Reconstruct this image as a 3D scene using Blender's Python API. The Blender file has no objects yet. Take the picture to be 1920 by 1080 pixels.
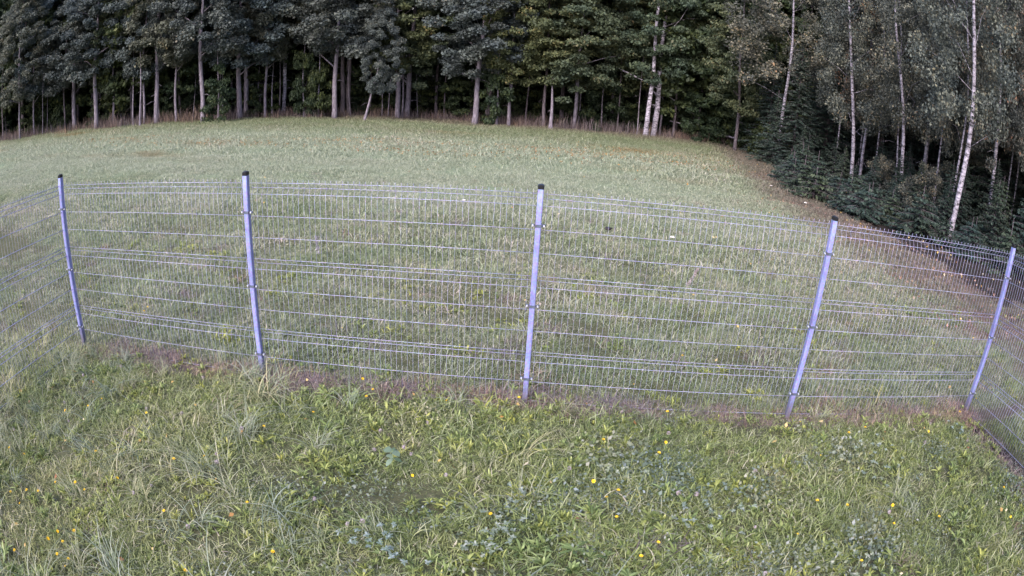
import bpy, math, numpy as np
from mathutils import Matrix, Vector
R_ = math.radians
sc = bpy.context.scene
sc.render.engine = 'CYCLES'
# ------------------------------------------------------------------ camera
cd = bpy.data.cameras.new('camera'); cam = bpy.data.objects.new('camera', cd)
sc.collection.objects.link(cam); sc.camera = cam
cd.type = 'PANO'; cd.sensor_width = 36; cd.sensor_fit = 'HORIZONTAL'
cd.clip_start = 0.02; cd.clip_end = 5000
try:
    cc = cd.cycles; cc.panorama_type = 'FISHEYE_LENS_POLYNOMIAL'
except Exception:
    cc = cd; cd.panorama_type = 'FISHEYE_LENS_POLYNOMIAL'
cc.fisheye_fov = R_(170)
cc.fisheye_polynomial_k0 = 0.0
cc.fisheye_polynomial_k1 = -4.11902604e-02
cc.fisheye_polynomial_k2 = -1.26475674e-04
cc.fisheye_polynomial_k3 = 1.14554760e-05
cc.fisheye_polynomial_k4 = -1.03884272e-06
rt = Vector((0.9957971, 0.07061422, 0.05832463)); up = Vector((-0.08133123, 0.38898754, 0.91764586))
fw = Vector((-0.04211129, 0.9185327, -0.39309581))
CAM = Vector((0.0606, 0.0, 1.3063))
m = Matrix((( rt.x, up.x, -fw.x, CAM.x), (rt.y, up.y, -fw.y, CAM.y), (rt.z, up.z, -fw.z, CAM.z), (0, 0, 0, 1)))
cam.matrix_world = m
# ------------------------------------------------------------------ light
SUN_EL, SUN_AZ = 42, 200          # azimuth from +Y clockwise: behind the camera, a little to the left
w = bpy.data.worlds.new('World'); sc.world = w; w.use_nodes = True
nt = w.node_tree; nt.nodes.clear()
sky = nt.nodes.new('ShaderNodeTexSky'); sky.sky_type = 'NISHITA'; sky.sun_disc = False
sky.sun_elevation = R_(SUN_EL); sky.sun_rotation = R_(SUN_AZ); sky.air_density = 1.0; sky.dust_density = 2.5
bg = nt.nodes.new('ShaderNodeBackground'); bg.inputs[1].default_value = 0.13
wo = nt.nodes.new('ShaderNodeOutputWorld')
tn = nt.nodes.new('ShaderNodeMix'); tn.data_type = 'RGBA'; tn.blend_type = 'MULTIPLY'; tn.inputs[0].default_value = 1; tn.inputs[7].default_value = (1.055, .975, 1.05, 1)
nt.links.new(sky.outputs[0], tn.inputs[6]); nt.links.new(tn.outputs[2], bg.inputs[0]); nt.links.new(bg.outputs[0], wo.inputs[0])
sl = bpy.data.lights.new('sun', 'SUN'); sl.energy = 1.1; sl.angle = R_(25); sl.color = (1, .945, .925)
so = bpy.data.objects.new('sun', sl); sc.collection.objects.link(so)
a, e = R_(SUN_AZ), R_(SUN_EL)
sd = Vector((math.sin(a) * math.cos(e), math.cos(a) * math.cos(e), math.sin(e)))
so.rotation_euler = sd.to_track_quat('Z', 'Y').to_euler(); so.location = (0, -20, 30)
sc.view_settings.view_transform = 'Standard'; sc.view_settings.look = 'None'
sc.view_settings.exposure = 1.77; sc.view_settings.gamma = 1
sc.cycles.max_bounces = 5; sc.cycles.diffuse_bounces = 3; sc.cycles.transparent_max_bounces = 4
sc.cycles.use_denoising = True

# ------------------------------------------------------------------ terrain function
D = 5.19; W = 2.53
ZT = np.array([-0.1549, -0.1351, -0.0943, -0.0855, -0.0671])     # top wire height at the five posts
PX = np.array([-2 * W, -W, 0, W, 2 * W])
def ground(x, y, bumps=True):
    x = np.asarray(x, float); y = np.asarray(y, float)
    b = np.interp(x, PX, ZT - 1.93)
    xm = np.clip(x, -90, 90)
    mi = np.interp(x, [-5, 5], [.1135, .183])
    yi = np.clip(y, -7, D); yo = np.clip(y, D, 130)
    z = b + mi * (D - yi) - .115 * (yo - D) + .016 * np.maximum(0, -xm - 5) + .01 * np.maximum(0, xm - 5)
    if bumps:
        z = z + .012 * np.sin(x * 2.3 + 1.7 * np.sin(y * .9)) + .01 * np.sin(y * 3.1 + x * .7)
    return z
def G(x, y): return float(ground(x, y))

# ------------------------------------------------------------------ helpers
C = sc.collection
def tag(o, label=None, cat=None, group=None, kind=None):
    if label: o['label'] = label
    if cat: o['category'] = cat
    if group: o['group'] = group
    if kind: o['kind'] = kind
    return o
def empty(name, loc, label, cat, group=None, rz=0, s=1):
    o = bpy.data.objects.new(name, None); C.objects.link(o); o.location = loc
    o.rotation_euler = (0, 0, rz); o.scale = (s, s, s); o.empty_display_size = .2
    return tag(o, label, cat, group)
def mesh_np(name, V, F, mat, rnd=None, smooth=False):
    V = np.asarray(V, np.float32).reshape(-1, 3); F = np.asarray(F, np.int32)
    me = bpy.data.meshes.new(name); k = F.shape[1]; n = len(F)
    me.vertices.add(len(V)); me.vertices.foreach_set('co', V.ravel())
    me.loops.add(n * k); me.loops.foreach_set('vertex_index', F.ravel())
    me.polygons.add(n); me.polygons.foreach_set('loop_start', np.arange(0, n * k, k, dtype=np.int32))
    me.polygons.foreach_set('loop_total', np.full(n, k, np.int32))
    if smooth: me.polygons.foreach_set('use_smooth', np.ones(n, bool))
    me.update(calc_edges=True)
    if rnd is not None:
        at = me.attributes.new('rnd', 'FLOAT', 'FACE'); at.data.foreach_set('value', np.asarray(rnd, np.float32))
    me.materials.append(mat)
    return me
def obj(name, me, parent=None, loc=(0, 0, 0)):
    o = bpy.data.objects.new(name, me); C.objects.link(o); o.location = loc
    if parent: o.parent = parent
    return o
class MB:
    """collects quads / tris of several shapes into one mesh"""
    def __init__(s): s.v = []; s.f = []
    def add(s, v, f):
        o = len(s.v); s.v += [tuple(p) for p in v]; s.f += [tuple(i + o for i in q) for q in f]
    def box(s, c, d, rot=0, bev=0):
        x, y, z = d[0] / 2, d[1] / 2, d[2] / 2; b = bev
        ring = [(x - b, -y), (x, -y + b), (x, y - b), (x - b, y), (-x + b, y), (-x, y - b), (-x, -y + b), (-x + b, -y)] if b else [(x, -y), (x, y), (-x, y), (-x, -y)]
        n = len(ring); cr, sr = math.cos(rot), math.sin(rot); P = []
        for h in (-z, z):
            for (u, v) in ring: P.append((c[0] + u * cr - v * sr, c[1] + u * sr + v * cr, c[2] + h))
        F = [(i, (i + 1) % n, n + (i + 1) % n, n + i) for i in range(n)]
        F += [tuple(range(n))[::-1], tuple(range(n, 2 * n))]
        s.add(P, F)
    def tube(s, pts, rad, n=6, cap=True):
        pts = [Vector(p) for p in pts]; rr = rad if hasattr(rad, '__len__') else [rad] * len(pts)
        P = []; ref = None
        for i, p in enumerate(pts):
            t = (pts[min(i + 1, len(pts) - 1)] - pts[max(i - 1, 0)]).normalized()
            if ref is None: ref = t.orthogonal().normalized()
            ref = (ref - t * ref.dot(t)).normalized(); b = t.cross(ref)
            for k in range(n):
                an = 2 * math.pi * k / n
                P.append(p + (ref * math.cos(an) + b * math.sin(an)) * rr[i])
        F = [(i * n + k, i * n + (k + 1) % n, (i + 1) * n + (k + 1) % n, (i + 1) * n + k) for i in range(len(pts) - 1) for k in range(n)]
        if cap: F += [tuple(range(n))[::-1], tuple(range(len(P) - n, len(P)))]
        s.add(P, F)
    def mesh(s, name, mat, smooth=True):
        me = bpy.data.meshes.new(name); me.from_pydata([tuple(p) for p in s.v], [], s.f); me.update()
        if smooth:
            me.polygons.foreach_set('use_smooth', np.array([len(p.vertices) == 4 for p in me.polygons]))
        me.materials.append(mat); return me
    def build(s, name, mat, parent=None, loc=(0, 0, 0), smooth=True): return obj(name, s.mesh(name, mat, smooth), parent, loc)

# ------------------------------------------------------------------ materials
def newmat(name, rough=.7, spec=.3, metal=0):
    mt = bpy.data.materials.new(name); mt.use_nodes = True; n = mt.node_tree.nodes; l = mt.node_tree.links
    b = n['Principled BSDF']; b.inputs['Roughness'].default_value = rough
    b.inputs['Specular IOR Level'].default_value = spec; b.inputs['Metallic'].default_value = metal
    return mt, n, l, b
def noise(n, l, vec, scale, detail=3, rough=.6, stretch=None):
    if stretch:
        mp = n.new('ShaderNodeMapping'); mp.inputs['Scale'].default_value = stretch; l.new(vec, mp.inputs[0]); vec = mp.outputs[0]
    t = n.new('ShaderNodeTexNoise'); t.inputs['Scale'].default_value = scale; t.inputs['Detail'].default_value = detail
    t.inputs['Roughness'].default_value = rough; l.new(vec, t.inputs['Vector']); return t.outputs[0]
def ramp(n, l, fac, stops, interp='LINEAR'):
    r = n.new('ShaderNodeValToRGB'); r.color_ramp.interpolation = interp
    el = r.color_ramp.elements
    while len(el) < len(stops): el.new(.5)
    for e_, (p, c) in zip(el, stops): e_.position = p; e_.color = tuple(c) + ((1,) if len(c) == 3 else ())
    l.new(fac, r.inputs[0]); return r.outputs[0]
def mix(n, l, fac, a_, b_, mode='MIX'):
    x = n.new('ShaderNodeMix'); x.data_type = 'RGBA'; x.blend_type = mode
    for s_, v_ in ((0, fac), (6, a_), (7, b_)):
        if isinstance(v_, (int, float)): x.inputs[s_].default_value = v_
        elif isinstance(v_, tuple): x.inputs[s_].default_value = v_ + (1,)
        else: l.new(v_, x.inputs[s_])
    return x.outputs[2]
def mth(n, l, op, a_, b_=0.0, clamp=False):
    x = n.new('ShaderNodeMath'); x.operation = op; x.use_clamp = clamp
    for s_, v_ in ((0, a_), (1, b_)):
        if isinstance(v_, (int, float)): x.inputs[s_].default_value = v_
        else: l.new(v_, x.inputs[s_])
    return x.outputs[0]
def geo(n): return n.new('ShaderNodeNewGeometry').outputs['Position']
def rndattr(n):
    x = n.new('ShaderNodeAttribute'); x.attribute_name = 'rnd'; return x.outputs['Fac']
def smooth(n, l, v, lo, hi):
    x = n.new('ShaderNodeMapRange'); x.interpolation_type = 'SMOOTHSTEP'
    x.inputs[1].default_value = lo; x.inputs[2].default_value = hi; l.new(v, x.inputs[0]); return x.outputs[0]

def meadow_zones(n, l):
    """masks that vary over the meadow: a paler band at middle distance, orange sorrel, litter by the right wood, dead strip at the fence"""
    p = geo(n); sp = n.new('ShaderNodeSeparateXYZ'); l.new(p, sp.inputs[0]); X, Y = sp.outputs[0], sp.outputs[1]
    nz = noise(n, l, p, .22, 3, .6)
    nb = noise(n, l, p, 1.3, 3, .7)
    yw = mth(n, l, 'ADD', Y, mth(n, l, 'MULTIPLY', mth(n, l, 'SUBTRACT', nz, .5), 16))
    pale = mth(n, l, 'MULTIPLY', smooth(n, l, yw, 11, 19), mth(n, l, 'SUBTRACT', 1.0, smooth(n, l, yw, 27, 40)))  # paler colour over a band of Y, made wavy by the noise
    xw = mth(n, l, 'ADD', X, mth(n, l, 'MULTIPLY', mth(n, l, 'SUBTRACT', nb, .5), 3))
    pale = mth(n, l, 'MULTIPLY', pale, mth(n, l, 'SUBTRACT', 1.0, smooth(n, l, xw, 3, 11)))
    on = noise(n, l, p, .16, 4, .65, (.6, 1.8, 1))
    band = mth(n, l, 'MULTIPLY', smooth(n, l, Y, 19, 25), mth(n, l, 'SUBTRACT', 1.0, smooth(n, l, Y, 36, 44)))
    orange = mth(n, l, 'MULTIPLY', smooth(n, l, on, .56, .74), band)
    # leaf litter: right of the line from (14,47) to (9,24) to (7.6,10)
    yr = mth(n, l, 'MAXIMUM', mth(n, l, 'SUBTRACT', Y, 22), 0)
    edge = mth(n, l, 'ADD', 7.4, mth(n, l, 'MULTIPLY', yr, .17))
    dx = mth(n, l, 'ADD', mth(n, l, 'SUBTRACT', X, edge), mth(n, l, 'MULTIPLY', mth(n, l, 'SUBTRACT', nb, .5), 3.5))
    litter = smooth(n, l, dx, -1.0, 1.2)
    lw = smooth(n, l, mth(n, l, 'ADD', Y, mth(n, l, 'MULTIPLY', nb, 2)), 46, 53)
    litter = mth(n, l, 'MAXIMUM', litter, lw)
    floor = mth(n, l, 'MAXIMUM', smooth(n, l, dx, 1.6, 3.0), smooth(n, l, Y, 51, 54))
    return p, X, Y, nz, nb, pale, orange, litter, floor

def grass_mat(name, stops, near=True):
    mt, n, l, b = newmat(name, .55, .35)
    p, X, Y, nz, nb, pale, orange, litter, floor = meadow_zones(n, l)
    r = rndattr(n)
    col = ramp(n, l, r, stops)
    warm = ramp(n, l, nb, [(.28, (.78, .80, .80)), (.42, (.96, 1.02, .86)), (.55, (1.06, 1.05, .97)), (.68, (1.30, 1.18, 1.20))])
    col = mix(n, l, 1.0, col, warm, 'MULTIPLY')
    big = ramp(n, l, nz, [(.34, (.84, .92, .80)), (.47, (.98, 1.03, .94)), (.66, (1.16, 1.08, 1.12))])
    col = mix(n, l, 1.0, col, big, 'MULTIPLY')
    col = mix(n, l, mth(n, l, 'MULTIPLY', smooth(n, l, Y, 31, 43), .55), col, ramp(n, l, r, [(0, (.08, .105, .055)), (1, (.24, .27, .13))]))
    col = mix(n, l, mth(n, l, 'MULTIPLY', pale, .75), col, ramp(n, l, r, [(0, (.20, .23, .15)), (.5, (.32, .36, .25)), (1, (.46, .49, .39))]))
    col = mix(n, l, mth(n, l, 'MULTIPLY', orange, .8), col, ramp(n, l, r, [(0, (.16, .10, .04)), (.6, (.26, .15, .05)), (1, (.30, .22, .08))]))
    col = mix(n, l, mth(n, l, 'MULTIPLY', litter, .7), col, ramp(n, l, r, [(0, (.09, .065, .06)), (1, (.22, .16, .14))]))
    l.new(col, b.inputs['Base Color'])
    tr = n.new('ShaderNodeBsdfTranslucent'); l.new(col, tr.inputs[0]); mx = n.new('ShaderNodeMixShader'); mx.inputs[0].default_value = .3
    l.new(b.outputs[0], mx.inputs[1]); l.new(tr.outputs[0], mx.inputs[2]); l.new(mx.outputs[0], n['Material Output'].inputs[0])
    return mt
def leaf_mat(name, stops, tint=None, transl=.28, rough=.65):
    mt, n, l, b = newmat(name, rough, .3)
    r = rndattr(n); col = ramp(n, l, r, stops)
    oi = n.new('ShaderNodeObjectInfo')
    nz = noise(n, l, geo(n), .45, 3)
    col = mix(n, l, 1.0, col, ramp(n, l, nz, [(.3, (.8, .85, .9)), (.7, (1.25, 1.15, 1.0))]), 'MULTIPLY')
    col = mix(n, l, 1.0, col, ramp(n, l, oi.outputs['Random'], tint or [(0, (.85, .95, 1.05)), (.5, (1, 1, 1)), (1, (1.2, 1.1, .85))]), 'MULTIPLY')
    l.new(col, b.inputs['Base Color'])
    tr = n.new('ShaderNodeBsdfTranslucent'); l.new(col, tr.inputs[0]); mx = n.new('ShaderNodeMixShader'); mx.inputs[0].default_value = transl
    l.new(b.outputs[0], mx.inputs[1]); l.new(tr.outputs[0], mx.inputs[2]); l.new(mx.outputs[0], n['Material Output'].inputs[0])
    return mt
def bark_mat(name, c0, c1, scale=6, stretch=(1, 1, .25)):
    mt, n, l, b = newmat(name, .85, .2)
    tc = n.new('ShaderNodeTexCoord').outputs['Object']
    nz = noise(n, l, tc, scale, 5, .7, stretch); l.new(ramp(n, l, nz, [(.35, c0), (.65, c1)]), b.inputs['Base Color'])
    bu = n.new('ShaderNodeBump'); bu.inputs['Strength'].default_value = .6; bu.inputs['Distance'].default_value = .03
    l.new(nz, bu.inputs['Height']); l.new(bu.outputs[0], b.inputs['Normal']); return mt
M = {}
M['bark'] = bark_mat('oak_bark', (.085, .075, .085), (.25, .225, .265), 9)
M['bark_dark'] = bark_mat('dark_bark', (.05, .042, .046), (.14, .12, .135), 9)
def birch():
    mt, n, l, b = newmat('birch_bark', .7, .25)
    tc = n.new('ShaderNodeTexCoord').outputs['Object']
    nz = noise(n, l, tc, 3.2, 4, .75, (1.2, 1.2, 3.2)); n2 = noise(n, l, tc, 1.2, 2)
    c = ramp(n, l, nz, [(.38, (.04, .036, .04)), (.47, (.26, .25, .28)), (.64, (.54, .52, .58))])
    c = mix(n, l, 1.0, c, ramp(n, l, n2, [(.3, (.7, .68, .7)), (.7, (1.05, 1.03, 1.08))]), 'MULTIPLY')
    l.new(c, b.inputs['Base Color']); return mt
M['birch'] = birch()
M['oak'] = leaf_mat('oak_leaves', [(0, (.045, .054, .055)), (.5, (.075, .091, .088)), (.85, (.12, .145, .132)), (1, (.18, .16, .12))])
M['maple'] = leaf_mat('maple_leaves', [(0, (.040, .056, .038)), (.5, (.066, .090, .054)), (.85, (.108, .132, .070)), (1, (.17, .14, .08))])
M['birchleaf'] = leaf_mat('birch_leaves', [(0, (.03, .034, .032)), (.45, (.085, .098, .090)), (.8, (.20, .205, .165)), (.95, (.26, .22, .14)), (1, (.40, .20, .11))], tint=[(0, (.85, .95, 1.0)), (1, (1.08, 1.04, 1.0))])
M['birchorange'] = leaf_mat('turning_birch_leaves', [(0, (.03, .034, .03)), (.5, (.095, .10, .085)), (.8, (.19, .175, .14)), (1, (.42, .20, .11))])
M['spruce'] = leaf_mat('spruce_needles', [(0, (.010, .018, .015)), (.6, (.026, .044, .034)), (1, (.055, .08, .06))], transl=.05)
M['shrub'] = leaf_mat('shrub_leaves', [(0, (.014, .024, .014)), (.6, (.036, .056, .026)), (1, (.08, .10, .035))])
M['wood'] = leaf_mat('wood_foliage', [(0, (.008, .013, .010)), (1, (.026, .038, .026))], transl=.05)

def steel(name, c0, c1, rough=.45, metal=.35):
    mt, n, l, b = newmat(name, rough, .5, metal)
    tc = n.new('ShaderNodeTexCoord').outputs['Object']
    v = n.new('ShaderNodeTexVoronoi'); v.inputs['Scale'].default_value = 70; l.new(tc, v.inputs['Vector'])
    nz = noise(n, l, tc, 9, 4, .7, (1, 1, .3))
    c = mix(n, l, .25, ramp(n, l, nz, [(.3, c0), (.7, c1)]), v.outputs['Color'], 'SOFT_LIGHT')
    if name == 'galvanised_post':
        sp = n.new('ShaderNodeSeparateXYZ'); l.new(tc, sp.inputs[0]); sm = noise(n, l, tc, 38, 4, .8, (1, 1, .4))
        zd = mth(n, l, 'ADD', sp.outputs[2], mth(n, l, 'MULTIPLY', mth(n, l, 'SUBTRACT', sm, .5), .5))
        c = mix(n, l, mth(n, l, 'MULTIPLY', smooth(n, l, zd, -1.62, -1.92), .8), c, (.16, .14, .13))
        c = mix(n, l, mth(n, l, 'MULTIPLY', smooth(n, l, sm, .58, .70), .45), c, (.20, .21, .28))
    l.new(c, b.inputs['Base Color']); l.new(ramp(n, l, nz, [(.3, (.35,) * 3), (.7, (.6,) * 3)]), b.inputs['Roughness'])
    return mt
M['post'] = steel('galvanised_post', (.22, .24, .50), (.35, .38, .72))
M['wire'] = steel('galvanised_wire', (.29, .30, .44), (.40, .41, .58), metal=.3)
M['clamp'] = steel('clamp_steel', (.05, .06, .09), (.12, .13, .18))
M['bolt'] = steel('bolt_steel', (.5, .5, .6), (.7, .7, .8), .3, .6)
mt, n, l, b = newmat('black_plastic', .4, .5); b.inputs['Base Color'].default_value = (.008, .008, .011, 1); M['cap'] = mt

def plain(name, c0, c1, scale=30, rough=.6):
    mt, n, l, b = newmat(name, rough, .3); nz = noise(n, l, geo(n), scale, 3)
    l.new(ramp(n, l, nz, [(.35, c0), (.65, c1)]), b.inputs['Base Color']); return mt

# ------------------------------------------------------------------ ground
def ground_mat():
    mt, n, l, b = newmat('meadow_soil', .9, .15)
    p, X, Y, nz, nb, pale, orange, litter, floor = meadow_zones(n, l)
    fine = noise(n, l, p, 9, 5, .75); vf = noise(n, l, p, 45, 3, .7)
    g = ramp(n, l, fine, [(.3, (.05, .055, .028)), (.5, (.085, .09, .045)), (.7, (.14, .13, .085))])
    far = smooth(n, l, Y, 9, 22)
    g2 = ramp(n, l, fine, [(.25, (.06, .085, .035)), (.5, (.10, .13, .055)), (.75, (.16, .18, .09))])
    c = mix(n, l, far, g, g2)
    c = mix(n, l, mth(n, l, 'MULTIPLY', pale, .8), c, ramp(n, l, fine, [(.3, (.14, .19, .11)), (.7, (.26, .31, .20))]))
    c = mix(n, l, mth(n, l, 'MULTIPLY', orange, .8), c, (.20, .13, .05))
    lit = ramp(n, l, vf, [(.3, (.045, .032, .027)), (.5, (.12, .08, .066)), (.72, (.25, .16, .125))])
    c = mix(n, l, litter, c, lit)
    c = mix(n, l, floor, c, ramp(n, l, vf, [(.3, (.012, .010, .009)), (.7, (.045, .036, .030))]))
    # dug, dead strip along the front fence line and the dark trench inside the right fence
    df = mth(n, l, 'ABSOLUTE', mth(n, l, 'SUBTRACT', Y, D - .06)); inx = smooth(n, l, mth(n, l, 'ABSOLUTE', X), 5.3, 5.15)
    s1 = smooth(n, l, mth(n, l, 'ADD', df, mth(n, l, 'MULTIPLY', mth(n, l, 'SUBTRACT', nb, .5), .3)), .26, .08)
    c = mix(n, l, mth(n, l, 'MULTIPLY', s1, .5), c, ramp(n, l, vf, [(.3, (.05, .032, .035)), (.7, (.16, .11, .12))]))
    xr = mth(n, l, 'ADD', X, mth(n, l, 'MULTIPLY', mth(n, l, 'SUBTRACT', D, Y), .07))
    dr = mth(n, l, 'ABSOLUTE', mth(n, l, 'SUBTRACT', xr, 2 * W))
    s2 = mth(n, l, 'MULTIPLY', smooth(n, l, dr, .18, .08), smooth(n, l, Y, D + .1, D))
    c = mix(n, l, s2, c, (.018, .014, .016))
    l.new(c, b.inputs['Base Color'])
    bu = n.new('ShaderNodeBump'); bu.inputs['Strength'].default_value = .7; bu.inputs['Distance'].default_value = .05
    l.new(fine, bu.inputs['Height']); l.new(bu.outputs[0], b.inputs['Normal']); return mt
def axis(lims):
    out = []
    for a_, b_, s_ in lims: out += list(np.arange(a_, b_, s_))
    return np.array(out + [lims[-1][1]])
gx = axis([(-1500, -200, 100), (-200, -60, 10), (-60, -12, 2), (-12, 14, .22), (14, 60, 2), (60, 200, 10), (200, 1500, 100)])
gy = axis([(-400, -40, 40), (-40, -4, 3), (-4, 14, .22), (14, 70, 1.5), (70, 200, 10), (200, 2000, 100)])
XX, YY = np.meshgrid(gx, gy); ZZ = ground(XX, YY)
# shallow trench along the right fence and a small bank just inside it
tr_x = 2 * W - .07 * (D - YY)
ZZ -= .07 * np.exp(-((XX - tr_x) / .13) ** 2) * (YY < D + .1) * (YY > -2)
nxn, nyn = len(gx), len(gy); idx = np.arange(nxn * nyn).reshape(nyn, nxn)
F = np.stack([idx[:-1, :-1], idx[:-1, 1:], idx[1:, 1:], idx[1:, :-1]], -1).reshape(-1, 4)
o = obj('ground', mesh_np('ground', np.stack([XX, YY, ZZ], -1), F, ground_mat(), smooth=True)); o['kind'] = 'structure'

# ------------------------------------------------------------------ blades and scatter
rng = np.random.default_rng(7)
def blades(n, area_r, hmin, hmax, wid, lean, droop, levels=4, square=False, seed=0, splay=0, base_r=None):
    g = np.random.default_rng(seed)
    if splay:                                   # tufts: bases in a small disc, blades leaning outwards
        a_ = g.uniform(0, 2 * np.pi, n); rr = base_r * np.sqrt(g.random(n))
        bx, by = rr * np.cos(a_), rr * np.sin(a_); az = a_ + g.normal(0, .5, n); az = np.where(g.random(n) < .6, g.uniform(0, 6.28) + g.normal(0, .7, n), az)
    else:
        rr = area_r * np.sqrt(g.random(n)); a_ = g.uniform(0, 2 * np.pi, n)
        bx, by = rr * np.cos(a_), rr * np.sin(a_); az = g.uniform(0, 2 * np.pi, n)
    h = hmin + (hmax - hmin) * g.random(n) ** 1.5
    ln = np.abs(g.normal(lean, lean * .5, n)); dp = np.abs(g.normal(droop, droop * .6, n))
    s = np.linspace(0, 1, levels)[None, :]
    H = h[:, None]
    out = H * (ln[:, None] * s + dp[:, None] * s ** 3)
    z = H * (s * np.cos(np.minimum(ln[:, None], 1.2)) - .45 * dp[:, None] * s ** 3) - .01
    dx, dy = np.cos(az)[:, None], np.sin(az)[:, None]
    cx, cy = bx[:, None] + out * dx, by[:, None] + out * dy
    ww = wid * g.uniform(.6, 1.4, n)[:, None] * np.array([.8, 1, .8, .08] if levels == 4 else np.interp(np.linspace(0, 1, levels), [0, .3, .7, 1], [.7, 1, .8, .08]))[None, :] / 2
    ta = az[:, None] + np.pi / 2 + g.normal(0, .5, n)[:, None]
    px, py = np.cos(ta) * ww, np.sin(ta) * ww
    V = np.stack([np.stack([cx - px, cy - py, z], -1), np.stack([cx + px, cy + py, z], -1)], 2)  # n,L,2,3
    L = levels; base = (np.arange(n) * L * 2)[:, None] + (np.arange(L - 1) * 2)[None, :]
    F = np.stack([base, base + 1, base + 3, base + 2], -1).reshape(-1, 4)
    rnd = np.repeat(g.random(n), L - 1)
    return V.reshape(-1, 3), F, rnd
def join(parts):
    Vs, Fs, Rs, o_ = [], [], [], 0
    for V, F, r in parts: Vs.append(V); Fs.append(F + o_); Rs.append(r); o_ += len(V)
    return np.concatenate(Vs), np.concatenate(Fs), np.concatenate(Rs)
def rosette(n_leaf, length, width, seed, lift=.5):
    """one low plant of broad leaves around a centre"""
    g = np.random.default_rng(seed); az = np.arange(n_leaf) * 2.4 + g.normal(0, .3, n_leaf)
    h = length * g.uniform(.6, 1.2, n_leaf); L = 5; s = np.linspace(0, 1, L)[None, :]
    el = g.uniform(.25, 1.1, n_leaf)[:, None] * lift * 2
    out = h[:, None] * s * np.cos(el); z = h[:, None] * (s * np.sin(el) - .35 * s ** 2) + .01
    ww = width * g.uniform(.8, 1.2, n_leaf)[:, None] * np.array([.25, .7, 1, .85, .1])[None, :] / 2
    dx, dy = np.cos(az)[:, None], np.sin(az)[:, None]; px, py = -dy * ww, dx * ww
    V = np.stack([np.stack([out * dx - px, out * dy - py, z + ww * .35], -1), np.stack([out * dx + px, out * dy + py, z + ww * .1], -1)], 2)
    base = (np.arange(n_leaf) * L * 2)[:, None] + (np.arange(L - 1) * 2)[None, :]
    F = np.stack([base, base + 1, base + 3, base + 2], -1).reshape(-1, 4)
    return V.reshape(-1, 3), F, np.repeat(g.random(n_leaf), L - 1)
def moved(p, dx, dy, rz=0, s=1, dz=0):
    V, F, r = p; c_, s_ = math.cos(rz), math.sin(rz)
    V2 = np.stack([(V[:, 0] * c_ - V[:, 1] * s_) * s + dx, (V[:, 0] * s_ + V[:, 1] * c_) * s + dy, V[:, 2] * s + dz], -1); return V2, F, r
def sprig(n, size, seed, height=.1, spread=.08):
    """small oval leaves on short invisible-thin stems, as clover or silverweed"""
    g = np.random.default_rng(seed); c_ = np.stack([g.normal(0, spread, n), g.normal(0, spread, n), g.uniform(.02, height, n)], -1)
    return leafquads(c_, size, g, up=1.2)
def leafquads(c_, size, g, up=.6, outdir=None, aspect=1.5, hang=0):
    n = len(c_); nrm = g.normal(0, 1, (n, 3)); nrm[:, 2] += up * 1.5
    if outdir is not None: nrm += outdir * 1.0
    nrm /= np.linalg.norm(nrm, axis=1)[:, None]
    t = g.normal(0, 1, (n, 3)); t[:, 2] -= hang; t -= nrm * (t * nrm).sum(1)[:, None]; t /= np.linalg.norm(t, axis=1)[:, None]
    b_ = np.cross(nrm, t); s = (size * g.uniform(.6, 1.35, n))[:, None]
    a0 = c_ - t * s * aspect * .5; a2 = c_ + t * s * aspect * .5
    a1 = c_ + b_ * s * .5 - nrm * s * .12 + t * s * .1; a3 = c_ - b_ * s * .5 - nrm * s * .12 + t * s * .1
    V = np.stack([a0, a1, a2, a3], 1).reshape(-1, 3); F = np.arange(n * 4).reshape(n, 4)
    return V, F, g.random(n)

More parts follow.
